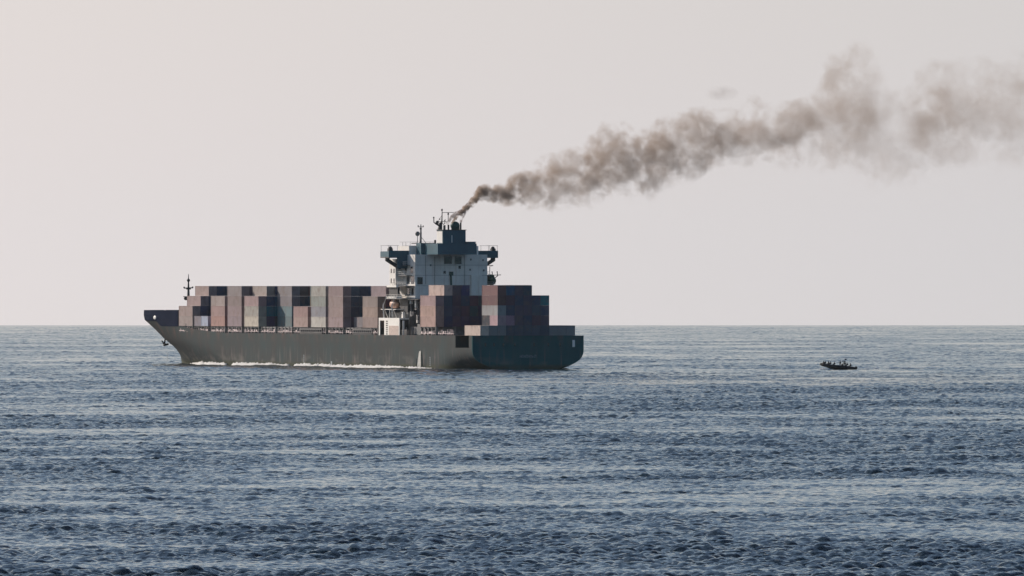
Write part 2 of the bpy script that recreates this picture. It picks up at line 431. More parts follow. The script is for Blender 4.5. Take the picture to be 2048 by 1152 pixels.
# fairleads as solid white shapes
def ring(u, p, z, r, mat, name, axis):
    mb = MB(); n_ = 16
    for k in range(n_):
        pass
    pts = []
    for k in range(n_ + 1):
        a = k * 2 * math.pi / n_
        if axis == 'p': pts.append((u + r*math.cos(a), p, z + r*1.1*math.sin(a)))
        else: pts.append((u, p + r*math.cos(a), z + r*1.5*math.sin(a)))
    mb.tube(pts, 0.16, 6); mb.ball((u, p, z), r * .98, *((1, .12, 1.1) if axis == 'p' else (.12, 1, 1.5)))
    return mb.build(name, mat, ship)
MB().ball((267.0, 15.87, 13.3), .6, 2.0, .4, 1.0, 14).build("fairlead", M['bright'], ship)  # solid white blob: bright sky through the opening put into paint
mb = MB().box(-0.12, 0.02, -13.5, -12.8, 6.0, 7.9); mb.build("fairlead", M['bright'], ship)
# transom fittings and worn lettering
mb = MB(); y = 2.3
for k, (wd, hh) in enumerate([(.5,.8),(.42,.8),(.5,.75),(.45,.8),(.5,.8),(.45,.7),(.3,.6),(.5,.8)]):
    yy = 2.4 - k * 0.6
    mb.box(-0.04, 0.01, yy, yy - .09, 3.1, 3.1 + hh); mb.box(-0.04, 0.01, yy - wd + .09, yy - wd, 3.1, 3.1 + hh)
    if k % 2 == 0: mb.box(-0.045, 0.01, yy - .1, yy - wd + .1, 3.1 + hh*.45, 3.1 + hh*.6)
    else: mb.box(-0.045, 0.01, yy - .1, yy - wd + .1, 3.1 + hh*.85, 3.1 + hh)
mb.build("lettering", M['mark'], ship)
mb = MB()
for yy in (12.6, 10.1, 7.4, 4.1, -1.5, -5.6, -9.0):
    MB().box(-0.07, 0.01, yy, yy - .5, 6.2, 7.1).build("mooring_port", M['glass'], ship)
mb.bm.free()
mb = MB(); mb.box(-0.10, 0.02, -16.1, 16.1, 8.72, 8.86); mb.build("rubbing_strip", M['hull'], ship)
# draught marks and plate seams along the side
mb = MB()
for u in (136.0, 33.0, 255.0):
    for k in range(5):
        mb.box(u, u + .5, HB - .02, HB + .02, .7 + k * .55, .95 + k * .55)
    mb.box(u - .1, u, HB - .02, HB + .015, .7, 3.15)
    mb.build("draught_mark", M['mark'], ship); mb = MB()
mb.bm.free()
mb = MB(); mb.box(112.6, 113.6, HB - .05, HB + .03, .2, 1.5); mb.build("side_mark", M['mark'], ship)
for uu in (37.3, 44.0, 233.0):
    MB().tube([(uu, HB + .04, .2), (uu, HB + .04, 2.7)], .09, 6).build("fender_bar", M['grey'], ship)

# anchor on the port bow
an = empty("anchor"); an.parent = ship; an.location = (275.2, 9.75, 6.4)
mb = MB(); mb.tube([(0, 0, 1.6), (0.5, 0.15, -.6)], .22, 8)
mb.build("shank", M['rubber'], an)
mb = MB(); mb.tube([(-1.0, .5, -.2), (-.3, .3, -1.1), (.6, .2, -1.2), (1.5, -.2, -.4)], [.14, .38, .38, .14], 8)
mb.tube([(0.3, 1.1, 0.1), (0.5, .2, -1.2), (.5, -1.0, -.9)], [.16, .4, .3], 8)
mb.build("fluke", M['rubber'], an)
mb = MB().ball((276.6, 9.4, 8.0), .75, 1, .6, 1); mb.build("hawsepipe", M['dark'], ship)

# main deck: coaming under the hatches, pedestals, sockets, rails
MB().box(30.0, 56.0, -13.4, 13.4, 9.1, 11.35).box(80.5, 243.8, -13.4, 13.4, 9.1, 10.95).build("hatch_coaming", M['grey'], ship)
BAY_F = [244.9, 231.2, 216.4, 201.8, 187.2, 172.8, 158.6, 145.2, 130.3, 115.9, 101.6, 87.6]
BAY_A = [41.2, 27.0]
for u0 in BAY_F + BAY_A:
    if u0 in (27.0,): continue
    zt = 10.95 if u0 > 60 else 11.35
    mb = MB(); ua = u0 - 12.19
    for k in range(5):
        uu = ua + .3 + k * 11.6 / 4
        mb.box(uu - .16, uu + .16, 15.2, 15.9, 9.1, zt)
    mb.box(ua, u0, 15.35, 15.75, zt - .32, zt - .02)
    mb.build("container_pedestal", M['grey'], ship)
for u0 in BAY_F + BAY_A:                                     # lashing gear: pale rods and sockets
    mb = MB(); ua = u0 - 12.19; zt = 10.5; mb.box(ua + .2, u0 - .1, 15.9, 16.0, 9.55, 9.7)
    k = 0; uu = ua + .5
    while uu < u0 - .4:
        h_ = random.uniform(.35, 1.1); q = random.random()
        if q < .75:
            mb.tube([(uu, 15.95, 9.2), (uu + random.uniform(-.5, .5), 15.95, 9.2 + h_ + .5)], .09, 4)
        if q > .35: mb.ball((uu + .3, 15.9, 9.75 + random.uniform(-.25, .35)), .3, 1.1, .5, .9, 6)
        if q > .8: mb.box(uu, uu + .8, 15.85, 16.0, 9.5, 10.1)
        uu += random.uniform(.7, 1.7)
    mb.build("lashing_gear", M['pink'], ship)
mb = MB()
uu = 15
while uu < 243:
    if not 56 < uu < 75:
        mb.tube([(uu, 15.98, top_z(uu) - .05), (uu, 15.98, top_z(uu) + 1.1)], .045, 4)
    uu += 2.4
for zz in (.55, 1.1):
    mb.tube([(75, 15.98, 9.1 + zz), (205, 15.98, 9.1 + zz), (228, 15.98, 9.85 + zz), (243, 15.98, 10.8 + zz)], .035, 4)
    mb.tube([(14, 15.98, 9.1 + zz), (56, 15.98, 9.1 + zz)], .035, 4)
mb.build("deck_railing", M['grey'], ship)
for uu in (238.7, 232.0, 216.9, 130.5, 47.6, 28.0, 13.6):
    MB().tube([(uu, 16.0, top_z(uu) - .1), (uu, 16.0, 11.6)], .13, 6).build("deck_post", M['grey'], ship)
for a, c in ((120.5, 139.4), (79.4, 95.7)):                  # accommodation ladders stowed at the rail
    mb = MB(); mb.box(a, c, 16.15, 16.3, 9.45, 9.62).box(a, c, 16.15, 16.3, 10.25, 10.42)
    uu = a
    while uu < c: mb.box(uu, uu + .12, 16.12, 16.32, 9.5, 10.35); uu += 1.6
    mb.build("accommodation_ladder", M['grey'], ship)
    MB().box(a + .6, c - .5, 16.05, 16.12, 9.0, 10.8).build("ladder_recess", M['dark'], ship)

# ------------------------------------------------------------------ deckhouse
U0, U1, PH = 60.0, 74.6, 10.6
house = empty("deckhouse"); house.parent = ship
MB().box(U0, U1, -PH, PH, 9.1, 31.2).build("wall", M['white'], house)
# lower, wider tiers set back under the boat deck
MB().box(58.5, 74.8, -13.2, 13.2, 9.12, 15.2).build("lower_house", M['grey'], house)
# galleries on the port and starboard sides, forward half
for sgn in (1, -1):
    for z, a, c, e in ((19.1, 58.5, 71.0, 4.6), (22.6, 60.5, 72.5, 2.6), (25.5, 62.5, 72.5, 1.7), (28.3, 64.0, 72.0, 1.6)):
        MB().box(a, c, sgn * PH, sgn * (PH + e), z - .16, z + .02).build("gallery_deck", M['grey'], house)
        mb = MB(); uu = a
        while uu <= c + .01: mb.tube([(uu, sgn*(PH+e-.06), z), (uu, sgn*(PH+e-.06), z + 1.05)], .05, 4); uu += 1.35
        for dz in (.55, 1.05): mb.tube([(a, sgn*(PH+e-.06), z+dz), (c, sgn*(PH+e-.06), z+dz)], .04, 4); mb.tube([(a, sgn*PH, z+dz), (a, sgn*(PH+e-.06), z+dz)], .04, 4)
        mb.build("gallery_railing", M['white'], house)
    mb = MB()
    for z0, z1, a, c in ((19.1, 22.6, 66, 69), (22.6, 25.5, 69, 66), (25.5, 28.3, 66, 69)):
        mb.box(min(a, c), max(a, c), sgn*(PH+.6), sgn*(PH+.7), z0, z0 + .1)
        for k in range(7):
            f = k / 6; mb.box(a+(c-a)*f-.2, a+(c-a)*f+.2, sgn*(PH+.4), sgn*(PH+1.2), z0+(z1-z0)*f-.05, z0+(z1-z0)*f+.03)
        mb.tube([(a, sgn*(PH+1.2), z0 + 1), (c, sgn*(PH+1.2), z1 + 1)], .05, 4)
    mb.build("stairway", M['white'], house)
# forward part of the house, broader cabins below the bridge on the port side
MB().box(69.8, 74.6, PH, PH + 2.2, 22.62, 30.0).build("cabin_block", M['white'], house)
MB().box(69.8, 74.6, -PH - 2.2, -PH, 22.62, 30.0).build("cabin_block", M['white'], house)
# white beams of the boat deck reaching out to the side
for z in (22.3, 19.2):
    MB().box(64.6, 72.4, 13.9, 14.5, z - .1, z + .45).build("boat_deck_beam", M['bright'], house)
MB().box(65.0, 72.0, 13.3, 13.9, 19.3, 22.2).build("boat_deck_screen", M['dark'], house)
# windows on the port side
for (a, c, z0, z1, p_) in ((61.3, 62.9, 20.1, 21.9, PH), (64.3, 66.1, 20.1, 21.9, PH), (61.0, 63.2, 23.2, 25.2, PH), (64.6, 66.8, 23.2, 25.2, PH),
                           (61.9, 63.6, 26.2, 27.8, PH), (66.8, 68.0, 26.3, 27.3, PH), (70.6, 71.4, 26.2, 27.2, PH + 2.2), (72.8, 73.6, 26.2, 27.2, PH + 2.2),
                           (70.6, 71.4, 23.4, 24.5, PH + 2.2), (72.8, 73.6, 23.4, 24.5, PH + 2.2)):
    w_ = MB().box(a, c, p_ - .1, p_ + .03, z0, z1).build("window", M['glass'], house)
    MB().box(a - .12, c + .12, p_ - .1, p_ + .015, z0 - .12, z1 + .12).build("frame", M['grey'], w_)
# aft wall: two big vents, window, pipes, louvred panel, small openings
for (pa, pb, z0, z1, nm, mt) in ((2.0, -.1, 28.7, 30.6, "vent_opening", 'glass'), (-1.1, -2.9, 28.7, 30.6, "vent_opening", 'glass'),
                                 (9.9, 8.5, 23.1, 24.9, "window", 'glass'), (2.2, 1.7, 26.0, 26.6, "porthole", 'glass'), (-2.2, -2.7, 27.4, 28.0, "porthole", 'glass'),
                                 (.6, -.5, 25.5, 26.4, "locker", 'funnelgreen')):
    w_ = MB().box(U0 - .06, U0 + .1, pa, pb, z0, z1).build(nm, M[mt], house)
    MB().box(U0 - .03, U0 + .1, pa + .12, pb - .12, z0 - .12, z1 + .12).build("frame", M['grey'], w_)
MB().tube([(U0 - .2, .1, 22.5), (U0 - .2, .2, 25.6)], .28, 8).build("hose", M['funnelgreen'], house)
mb = MB(); mb.box(U0 - .9, U0, -5.6, -8.6, 15.0, 25.6)
zz = 19.0
while zz < 25.4: mb.box(U0 - .98, U0 - .9, -5.7, -8.5, zz, zz + .14); zz += .55
mb.build("louvred_casing", M['white'], house)
mb = MB(); mb.tube([(U0 - .12, 4.9, 22), (U0 - .12, 4.9, 30.6)], .07, 6).tube([(U0 - .12, -3.9, 22), (U0 - .12, -3.9, 31)], .06, 6).tube([(U0 - .12, 7.6, 23), (U0 - .12, 7.6, 30.9)], .05, 6)
for z in (22.6, 25.5, 28.3): mb.box(U0 - .06, U0 + .02, -PH, PH, z - .04, z + .04)
mb.build("pipe", M['grey'], house)
for k, (pa, z) in enumerate(((-5.5, 29.6), (-9.1, 29.4), (-9.3, 26.6), (6.3, 28.0), (-5.3, 26.8))):
    MB().box(U0 - .08, U0 + .02, pa, pa - .45, z, z + .5).build("lamp_box", M['grey'], house)

# bridge with wings over the full beam
MB().box(66.0, 74.8, -PH + .4, PH - .4, 31.2, 33.6).build("wheelhouse", M['white'], house)
for sgn in (1, -1):
    wg = MB().box(66.3, 73.0, sgn * (PH + .02), sgn * 16.1, 30.3, 30.6).build("bridge_wing", M['dark'], house)
    MB().box(66.2, 66.4, sgn * 6.0, sgn * 16.1, 30.3, 32.3).box(72.8, 73.0, sgn * (PH+.1), sgn * 16.1, 30.62, 32.0).box(66.4, 72.8, sgn * 15.9, sgn * 16.1, 30.62, 32.1).build("wing_bulwark", M['funnel'], wg)
    MB().prism([(sgn*16.1, 30.3), (sgn*16.1, 29.5), (sgn*12.4, 27.2), (sgn*11.8, 27.2), (sgn*11.8, 27.9), (sgn*15.0, 29.9), (sgn*15.0, 30.3)], 0, 68.4, 69.2).build("wing_bracket", M['dark'], wg)
    mb = MB()
    for uu in (66.6, 72.6):
        for pp in (16.0, 13.4): mb.tube([(uu, sgn*pp, 32), (uu, sgn*pp, 33.7)], .05, 4)
        mb.tube([(uu, sgn*16.2, 33.7), (uu, sgn*13.0, 33.7)], .06, 4)
    mb.tube([(66.6, sgn*16.0, 33.7), (72.6, sgn*16.0, 33.7)], .06, 4)
    mb.build("awning_frame", M['grey'], wg)
    mb = MB().box(67.0, 68.4, sgn*14.6, sgn*15.7, 31.0, 32.9); mb.ball((67.7, sgn*15.1, 32.9), .6); mb.build("wing_console", M['dark'], wg)
MB().prism([(PH - .4, 27.4), (PH + 3.0, 27.4), (PH + 3.0, 30.3), (PH - .4, 30.3)], 0, 66.25, 66.5).build("wing_screen", M['funnel'], house)
mb = MB()
for k in range(11):
    p_ = 8.6 - k * 1.7; mb.box(74.78, 74.86, p_, p_ - 1.2, 32.1, 33.2)
mb.build("bridge_window", M['glass'], house)
# gear on the monkey island
mb = MB(); mb.box(72.5, 74.7, -6.5, 9.0, 33.6, 33.7)
for uu, p_ in ((74.6, 8), (74.6, 4), (74.6, 0), (66.2, 8), (66.2, 4), (66.2, 9.8), (72, 9.9)): mb.tube([(uu, p_, 33.6), (uu, p_, 34.7)], .05, 4)
mb.tube([(66.2, 9.8, 34.7), (66.2, -9.8, 34.7)], .05, 4); mb.tube([(66.2, 9.8, 34.7), (74.6, 9.8, 34.7)], .05, 4)
mb.build("roof_railing", M['grey'], house)
MB().box(71.0, 74.5, 4.3, 6.4, 34.2, 34.45).tube([(72.5, 5.6, 33.6), (72.5, 5.6, 34.3)], .12).tube([(72.5, 4.6, 33.6), (72.5, 4.6, 34.3)], .12).build("radar_scanner", M['dark'], house)
MB().box(62.0, 65.5, 4.2, 8.2, 31.2, 34.4).build("deck_locker", M['funnel'], house)
MB().ball((61.6, 6.2, 32.5), .95, .8, 1, 1).build("ventilator", M['grey'], house)
MB().tube([(64.5, .9 + 2.9, 31.2), (64.5, 3.8, 33.9)], .45, 10).tube([(64.5, 3.8, 33.9), (64.5, 3.8, 34.4)], .7, 10).build("ventilator", M['white'], house)
MB().tube([(63.5, 2.9, 31.2), (63.5, 2.9, 34.3)], .3, 8).build("ventilator", M['white'], house)
# signal mast with satellite dome
sm = MB().tube([(74, 3.9, 33.6), (74, 3.8, 37.2), (74, 3.8, 39.6)], [.34, .26, .12], 8).build("signal_mast", M['grey'], house)
MB().tube([(74, 4.7, 38.9), (74, 3.0, 38.9)], .09).tube([(74, 4.6, 38.9), (74, 4.6, 39.4)], .14).tube([(74, 3.1, 38.9), (74, 3.1, 39.3)], .14).box(73.8, 74.2, 3.6, 4.1, 38.2, 38.6).build("yard", M['dark'], sm)
MB().ball((74, 4.8, 37.0), .66, n=14).tube([(74, 4.8, 36.4), (74, 4.8, 33.7)], .1).build("satellite_dome", M['grey'], sm)
MB().tube([(73.5, 3.9, 33.7), (71.5, 5.2, 33.7), (74, 3.8, 36.2)], .07, 4).tube([(74, 3.8, 36.2), (72.0, 2.4, 33.7)], .07, 4).build("mast_stay", M['grey'], sm)

# funnel block
fn = empty("funnel"); fn.parent = ship
MB().box(51.5, 61.5, -4.3, 7.1, 31.2, 34.2).build("base_casing", M['funnel'], fn)
MB().box(51.7, 59.5, -2.0, -4.1, 34.2, 34.75).build("base_locker", M['funnel'], fn)
MB().box(54.5, 59.3, 1.98, 4.5, 34.2, 37.9).build("funnel_casing", M['funnel'], fn)
MB().box(54.5, 59.3, -2.2, 1.68, 34.2, 37.9).build("funnel_casing", M['funnel'], fn)
MB().box(54.6, 59.2, 1.68, 1.98, 34.2, 37.88).build("casing_bridge", M['funnel'], fn)
MB().box(54.5, 54.6, 1.72, 1.96, 34.5, 36.5).build("slot_sky_strip", M['bright'], fn)  # solid white strip: sky seen through the casing gap put into paint
MB().box(54.9, 59.25, 4.5, 4.54, 34.4, 37.6).build("lit_side_panel", M['white'], fn)  # white panel puts the sunlit look of the funnel's port side into colour
MB().box(54.3, 59.5, -2.4, 4.7, 37.9, 38.05).build("casing_top", M['dark'], fn)
mb = MB().tube([(55.8, .45, 38.0), (55.8, .45, 39.0)], 1.05, 16).ball((55.8, .45, 39.15), 1.3, 1, 1, .92, 16)
mb.build("exhaust_cowl", M['funnelgreen'], fn, smooth=True)
for u_, p_, r_, h_ in ((55.5, 3.6, .26, 39.3), (55.5, 2.5, .26, 39.4), (57.2, 3.1, .3, 39.2), (55.5, -1.1, .24, 40.0), (57.4, -1.3, .2, 39.0)):
    MB().tube([(u_, p_, 38.0), (u_, p_, h_)], r_, 8).build("exhaust_pipe", M['dark'], fn)
MB().tube([(58.6, -1.9, 34.7), (58.6, -2.9, 35.4), (58.6, -3.6, 34.8)], .18, 6).build("vent_pipe", M['grey'], fn)
MB().tube([(55.0, 6.6, 34.2), (55.0, 6.6, 35.2)], .28, 8).build("vent_pipe", M['dark'], fn)
# radar mast on the funnel top
rm = MB().tube([(60, 3.4, 37.9), (60, 3.0, 40.1)], [.75, .35], 8).tube([(60, 2.8, 39.6), (60, 2.7, 42.6), (60, 2.7, 43.9)], [.22, .13, .07], 6).build("radar_mast", M['dark'], ship)
MB().tube([(60, 2.7, 42.75), (60, -.8, 42.85)], .08, 5).tube([(60, .9, 42.8), (60, .9, 40.4), (60, 2.4, 39.5)], .1, 5).ball((60, .9, 42.4), .28, n=8).ball((60, 2.75, 43.5), .28, n=8).build("yard", M['dark'], rm)
MB().tube([(60, 3.2, 39.0), (60, 4.6, 39.8), (60, 5.1, 40.0), (60, 5.15, 41.6)], [.3, .25, .15, .12], 6).ball((60, 5.15, 41.4), .25, n=8).ball((60, 4.1, 40.2), .5, 1, 1, .7, 8).box(59.5, 60.5, 2.6, 4.8, 39.75, 39.95).build("outrigger", M['dark'], rm)
MB().tube([(60, 4.1, 40.1), (60, 2.8, 42)], .05, 4).tube([(60, 2.2, 39.4), (60, 1.7, 41.0)], .06, 4).ball((60, 1.9, 40.6), .2, n=6).ball((60, 3.4, 41.0), .22, n=6).box(59.4, 60.6, 1.6, 3.4, 40.25, 40.4).build("antenna", M['dark'], rm)

# foremast
fm = MB().tube([(283, 0, 12.5), (283, 0, 20.5), (283, 0, 26.0)], [.62, .36, .08], 10).build("foremast", M['dark'], ship)
MB().tube([(283, 1.4, 21.9), (283, -1.4, 22.0)], .16, 6).ball((283, 1.35, 22.1), .26, n=8).ball((283, -1.3, 22.15), .26, n=8).box(282.6, 283.4, -.6, .6, 21.5, 21.9).build("crosstree", M['dark'], fm)
MB().ball((283, .75, 18.9), .72, 1, 1, .8, 10).box(282.5, 283.5, -.3, 1.5, 19.3, 19.5).build("masthead_platform", M['dark'], fm)
MB().ball((283, 0, 24.2), .5, n=10).build("masthead_light", M['dark'], fm)

# white ladder house at the port rail, boats and davits
lh = empty("side_house"); lh.parent = ship
mb = MB()
mb.box(57.6, 74.2, 15.9, 16.12, 13.0, 13.75).box(73.3, 74.2, 15.9, 16.12, 8.95, 13.0).box(57.6, 69.8, 15.9, 16.12, 9.0, 13.0)
mb.box(57.6, 74.2, 13.3, 15.9, 13.3, 13.7)
mb.build("wall", M['bright'], lh)
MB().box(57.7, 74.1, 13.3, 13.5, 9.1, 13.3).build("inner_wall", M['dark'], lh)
for k in range(7): MB().box(67.0, 68.3, 16.1, 16.16, 9.15 + k * .58, 9.5 + k * .58).build("window", M['glass'], lh)
MB().box(58.2, 66.0, 16.1, 16.15, 9.05, 11.6).build("side_door", M['door'], lh)
MB().tube([(55.6, 15.6, 9.1), (55.6, 15.6, 13.0)], .32, 8).build("bollard_post", M['white'], lh)
MB().box(52.8, 56.8, 14.6, 15.7, 9.1, 10.6).build("winch", M['dark'], lh)
def lifeboat(u, p, z, mat, ln=7.5, r=1.35):
    e = empty("lifeboat"); e.parent = ship; e.location = (u, p, z)
    mb = MB(); mb.tube([(-ln/2, 0, .3), (-ln/2 + .8, 0, 0), (-ln/4, 0, -.1), (ln/4, 0, -.1), (ln/2 - .9, 0, 0), (ln/2, 0, .4)], [.15, r*.75, r, r, r*.75, .12], 12)
    mb.build("boat_hull", mat, e, smooth=True)
    MB().tube([(-ln/4, 0, .9), (ln/6, 0, .9)], r*.62, 10).build("canopy", mat, e)
    return e
lifeboat(68.2, 13.6, 17.6, M['orange'], 5.2, 1.1)
lifeboat(64.5, -13.1, 24.1, M['green'], 6.0, 1.25)
mb = MB()
for uu in (71.5, 64.5):
    mb.tube([(uu, 15.6, 14.0), (uu, 15.8, 17.2), (uu, 14.8, 19.6), (uu, 13.2, 19.4)], .2, 6)
    mb.tube([(uu, 14.4, 13.8), (uu - .6, 15.6, 16.0)], .15, 5)
mb.box(62.0, 74.0, 13.3, 15.6, 16.0, 16.2)
mb.tube([(66.2, 15.9, 13.7), (65.8, 15.9, 16.1)], .13, 5).tube([(70.6, 15.9, 13.7), (70.6, 15.9, 14.6)], .2, 5)
mb.build("davit", M['white'], ship)
mb = MB()
for uu in (66.5, 62.5): mb.tube([(uu, -11.0, 22.6), (uu, -14.6, 25.4), (uu, -14.4, 26.6)], .14, 5)
mb.tube([(64.5, -13.0, 24.8), (64.5, -13.0, 27.9), (64.5, -14.0, 28.2)], .1, 5).tube([(64.5, -10.6, 28.2), (64.5, -13.9, 28.2)], .09, 5).tube([(64.5, -12.0, 25.5), (64.5, -16.3, 25.6)], .1, 5)
mb.build("davit", M['dark'], ship)
# machinery clutter in the recess aft of the house side
mb = MB(); rnd = random.Random(3)
for k in range(16):
    u_ = rnd.uniform(44.5, 57); p_ = rnd.uniform(11, 15); z_ = rnd.uniform(9.2, 17)
    q = rnd.random()
    if q < .5: mb.box(u_, u_ + rnd.uniform(.5, 2), p_, p_ + .5, z_, z_ + rnd.uniform(.3, 1.6))
    else: mb.tube([(u_, p_, z_), (u_ + rnd.uniform(-1, 1), p_, z_ + rnd.uniform(1, 3))], .12, 5)
mb.build("deck_machinery", M['grey'], ship)
for (u_, p_, z0, z1) in ((55.2, 11.6, 16.6, 18.8), (54.4, 11.4, 12.4, 14.6), (57.6, 12.2, 17.6, 18.6), (59.6, 13.8, 13.6, 15.4)):
    MB().box(u_, u_ + .9, p_, p_ + .6, z0, z1).build("machinery_casing", M['white'], ship)
MB().box(58.6, 64.5, 10.7, 13.3, 15.3, 18.9).box(64.5, 74.4, 10.65, 11.2, 15.3, 18.9).build("boat_bay_shade", M['dark'], ship)  # dark boxes over the white wall stand in for recess shade
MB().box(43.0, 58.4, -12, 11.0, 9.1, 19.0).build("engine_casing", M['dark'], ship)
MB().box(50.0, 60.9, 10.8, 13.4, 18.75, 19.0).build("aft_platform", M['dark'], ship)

# ------------------------------------------------------------------ containers
def container_mesh(L, H, name):
    """corrugated side panels, framed ends with door bars, roof; origin at the aft-port bottom corner"""
    Wd = 2.438; mb = MB(); e = .09
    for (x0, x1) in ((0, .16), (L - .16, L)):
        for (y0, y1) in ((0, -.16), (-Wd + .16, -Wd)): mb.box(x0, x1, y0, y1, 0, H)
    for z0, z1 in ((0, .16), (H - .12, H)):
        for (y0, y1) in ((0, -.1), (-Wd + .1, -Wd)): mb.box(.16, L - .16, y0, y1, z0, z1)
        for (x0, x1) in ((0, .1), (L - .1, L)): mb.box(x0, x1, -.16, -Wd + .16, z0, z1)
    nc = int(L / .56)
    for sgn, y in ((1, -.03), (-1, -Wd + .03)):
        prev = None
        for k in range(nc * 2 + 1):
            x = .16 + (L - .32) * k / (nc * 2); yy = y - sgn * (.05 if k % 2 else 0)
            cur = [mb.bm.verts.new((x, yy, .16)), mb.bm.verts.new((x, yy, H - .12))]
            if prev: mb.bm.faces.new([prev[0], cur[0], cur[1], prev[1]])
            prev = cur
    mb.box(.12, L - .12, -.08, -Wd + .08, H - .06, H - .02)          # roof
    mb.box(L - .07, L - .04, -.16, -Wd + .16, .16, H - .12)          # front wall
    mb.box(.05, .08, -.16, -Wd / 2 + .01, .16, H - .12); mb.box(.05, .08, -Wd / 2 - .01, -Wd + .16, .16, H - .12)   # doors
    for yb in (.45, .95, 1.5, 2.0): mb.tube([(.03, -yb, .2), (.03, -yb, H - .15)], .025, 4)
    return mb.mesh(name, M['box'])
MESH = {('40', 2.89): container_mesh(12.19, 2.86, 'shipping_container_long'), ('20', 2.89): container_mesh(6.06, 2.86, 'shipping_container_short'),
        ('40', 2.72): container_mesh(12.19, 2.70, 'shipping_container_low'), ('20', 2.72): container_mesh(6.06, 2.70, 'shipping_container_short_low')}
def lin(c): return tuple(((x / 255) ** 2.2) for x in c)
GAIN = 1.08
def alb(c):
    l = lin(c); g = sum(l) / 3
    return tuple(min(.75, (g + (x - g) * .85) * GAIN) for x in l)
PAL = {'maroon': (.11, .06, .085), 'rust': (.14, .08, .075), 'navy': (.055, .07, .12), 'plum': (.095, .072, .11), 'slate': (.065, .085, .12), 'teal': (.02, .17, .20), 'blue': (.03, .09, .17), 'brown': (.14, .095, .085), 'grey': (.22, .22, .23)}
# (bay, row, tier) -> colour of the visible side, read off the photograph
SIDE = {(0,0,0):(150,135,130),(0,0,1):(150,130,125),(0,1,2):(150,128,126),(0,2,3):(150,130,125),
 (2,0,0):(165,125,115),(2,0,1):(152,122,118),(2,0,2):(150,135,130),
 (3,0,0):(140,122,127),(3,0,1):(138,118,120),(3,0,2):(128,112,110),(3,0,3):(128,118,118),
 (4,0,0):(185,175,158),(4,0,1):(152,147,138),(4,0,2):(152,125,125),(4,1,3):(148,137,130),
 (5,2,0):(88,108,112),(5,2,1):(95,120,125),(5,2,2):(118,112,116),(5,2,3):(122,116,118),
 (7,0,0):(160,134,126),(7,0,1):(146,116,112),
 (8,0,0):(180,175,165),(8,0,1):(130,130,137),(8,0,2):(132,138,132),(8,0,3):(152,150,142),
 (9,0,0):(148,126,127),(9,0,1):(142,121,118),(9,0,2):(137,118,115),(9,0,3):(132,112,112),
 (10,1,0):(118,112,116),
 (11,0,0):(142,122,116),(11,0,1):(146,125,114),(11,0,2):(132,118,112),(11,1,3):(132,115,120),
 (12,0,0):(168,136,126),(12,0,1):(168,136,124),(12,0,2):(152,124,124),(12,1,3):(180,158,148),
 (14,1,0):(190,172,160),(14,3,4):(108,72,74),(14,3,3):(96,62,66),(14,3,2):(140,140,142),(14,3,1):(14,30,50),(14,4,1):(150,112,130)}
# first filled row of every tier, per bay; last row is where the next stack hides the rest
BAYS = [ (244.9, [0,0,1,2]), (231.2, [0,2,3,4]), (216.4, [0,0,0,2]), (201.8, [0,0,0,0]), (187.2, [0,0,0,1]), (172.8, [2,2,2,2]), (158.6, [4,4,4,4]),
         (145.2, [0,0,2,2]), (130.3, [0,0,0,0]), (115.9, [0,0,0,0]), (101.6, [1,3,3,3]), (87.6, [0,0,0,1]), (41.2, [0,0,0,1]), (27.0, [6,6,6,6]), (12.95, None) ]
ORD = ['foremost', 'second', 'third', 'fourth', 'fifth', 'sixth', 'seventh', 'eighth', 'ninth', 'tenth', 'eleventh', 'twelfth']
ROWN = ['outermost port', 'second port', 'third port', 'fourth', 'fifth', 'sixth', 'seventh', 'eighth', 'ninth', 'tenth', 'eleventh', 'twelfth', 'starboard']
TIERN = ['bottom', 'second', 'third', 'fourth', 'fifth']
def colour_word(c):
    r, g, b_ = c; mxv = max(c); mn = min(c)
    if mxv - mn < .18 * mxv + .004:
        return 'pale grey' if mxv > .3 else ('grey' if mxv > .12 else 'dark grey')
    if r >= g and r >= b_:
        if b_ > g * 1.08: return 'plum' if mxv < .2 else 'pink'
        if mxv > .42: return 'beige'
        return 'rust brown' if mxv > .16 else 'maroon'
    if g >= b_ * .8: return 'teal'
    return 'dark blue' if mxv < .25 else 'blue'
rc = random.Random(21)
def put(bay, row, tier, u, z, size, h, col, half=''):
    o = bpy.data.objects.new('shipping_container', MESH[(size, h)]); COL.objects.link(o)
    p = 16.05 - 2.5 * row
    o.location = W(u, p, z); o.rotation_euler = (0, 0, PHI)
    o.color = (*col, 1)
    tn = TIERN[tier]
    if bay < 12: where = f"{ORD[bay]} stack from the bow"
    elif bay == 12: where = "stack just behind the deckhouse"
    elif bay == 13: where = "second stack behind the deckhouse"
    else: where = "stack over the stern"
    tag(o, f"{colour_word(col)} {half}container, {tn} layer, {ROWN[row]} row, {where}", 'container', 'shipping containers stacked on the ship')
def vis_rows(bi, tier, aft_u):
    """rows seen past the next stack aft: its first row of this tier hides what lies behind"""
    return None
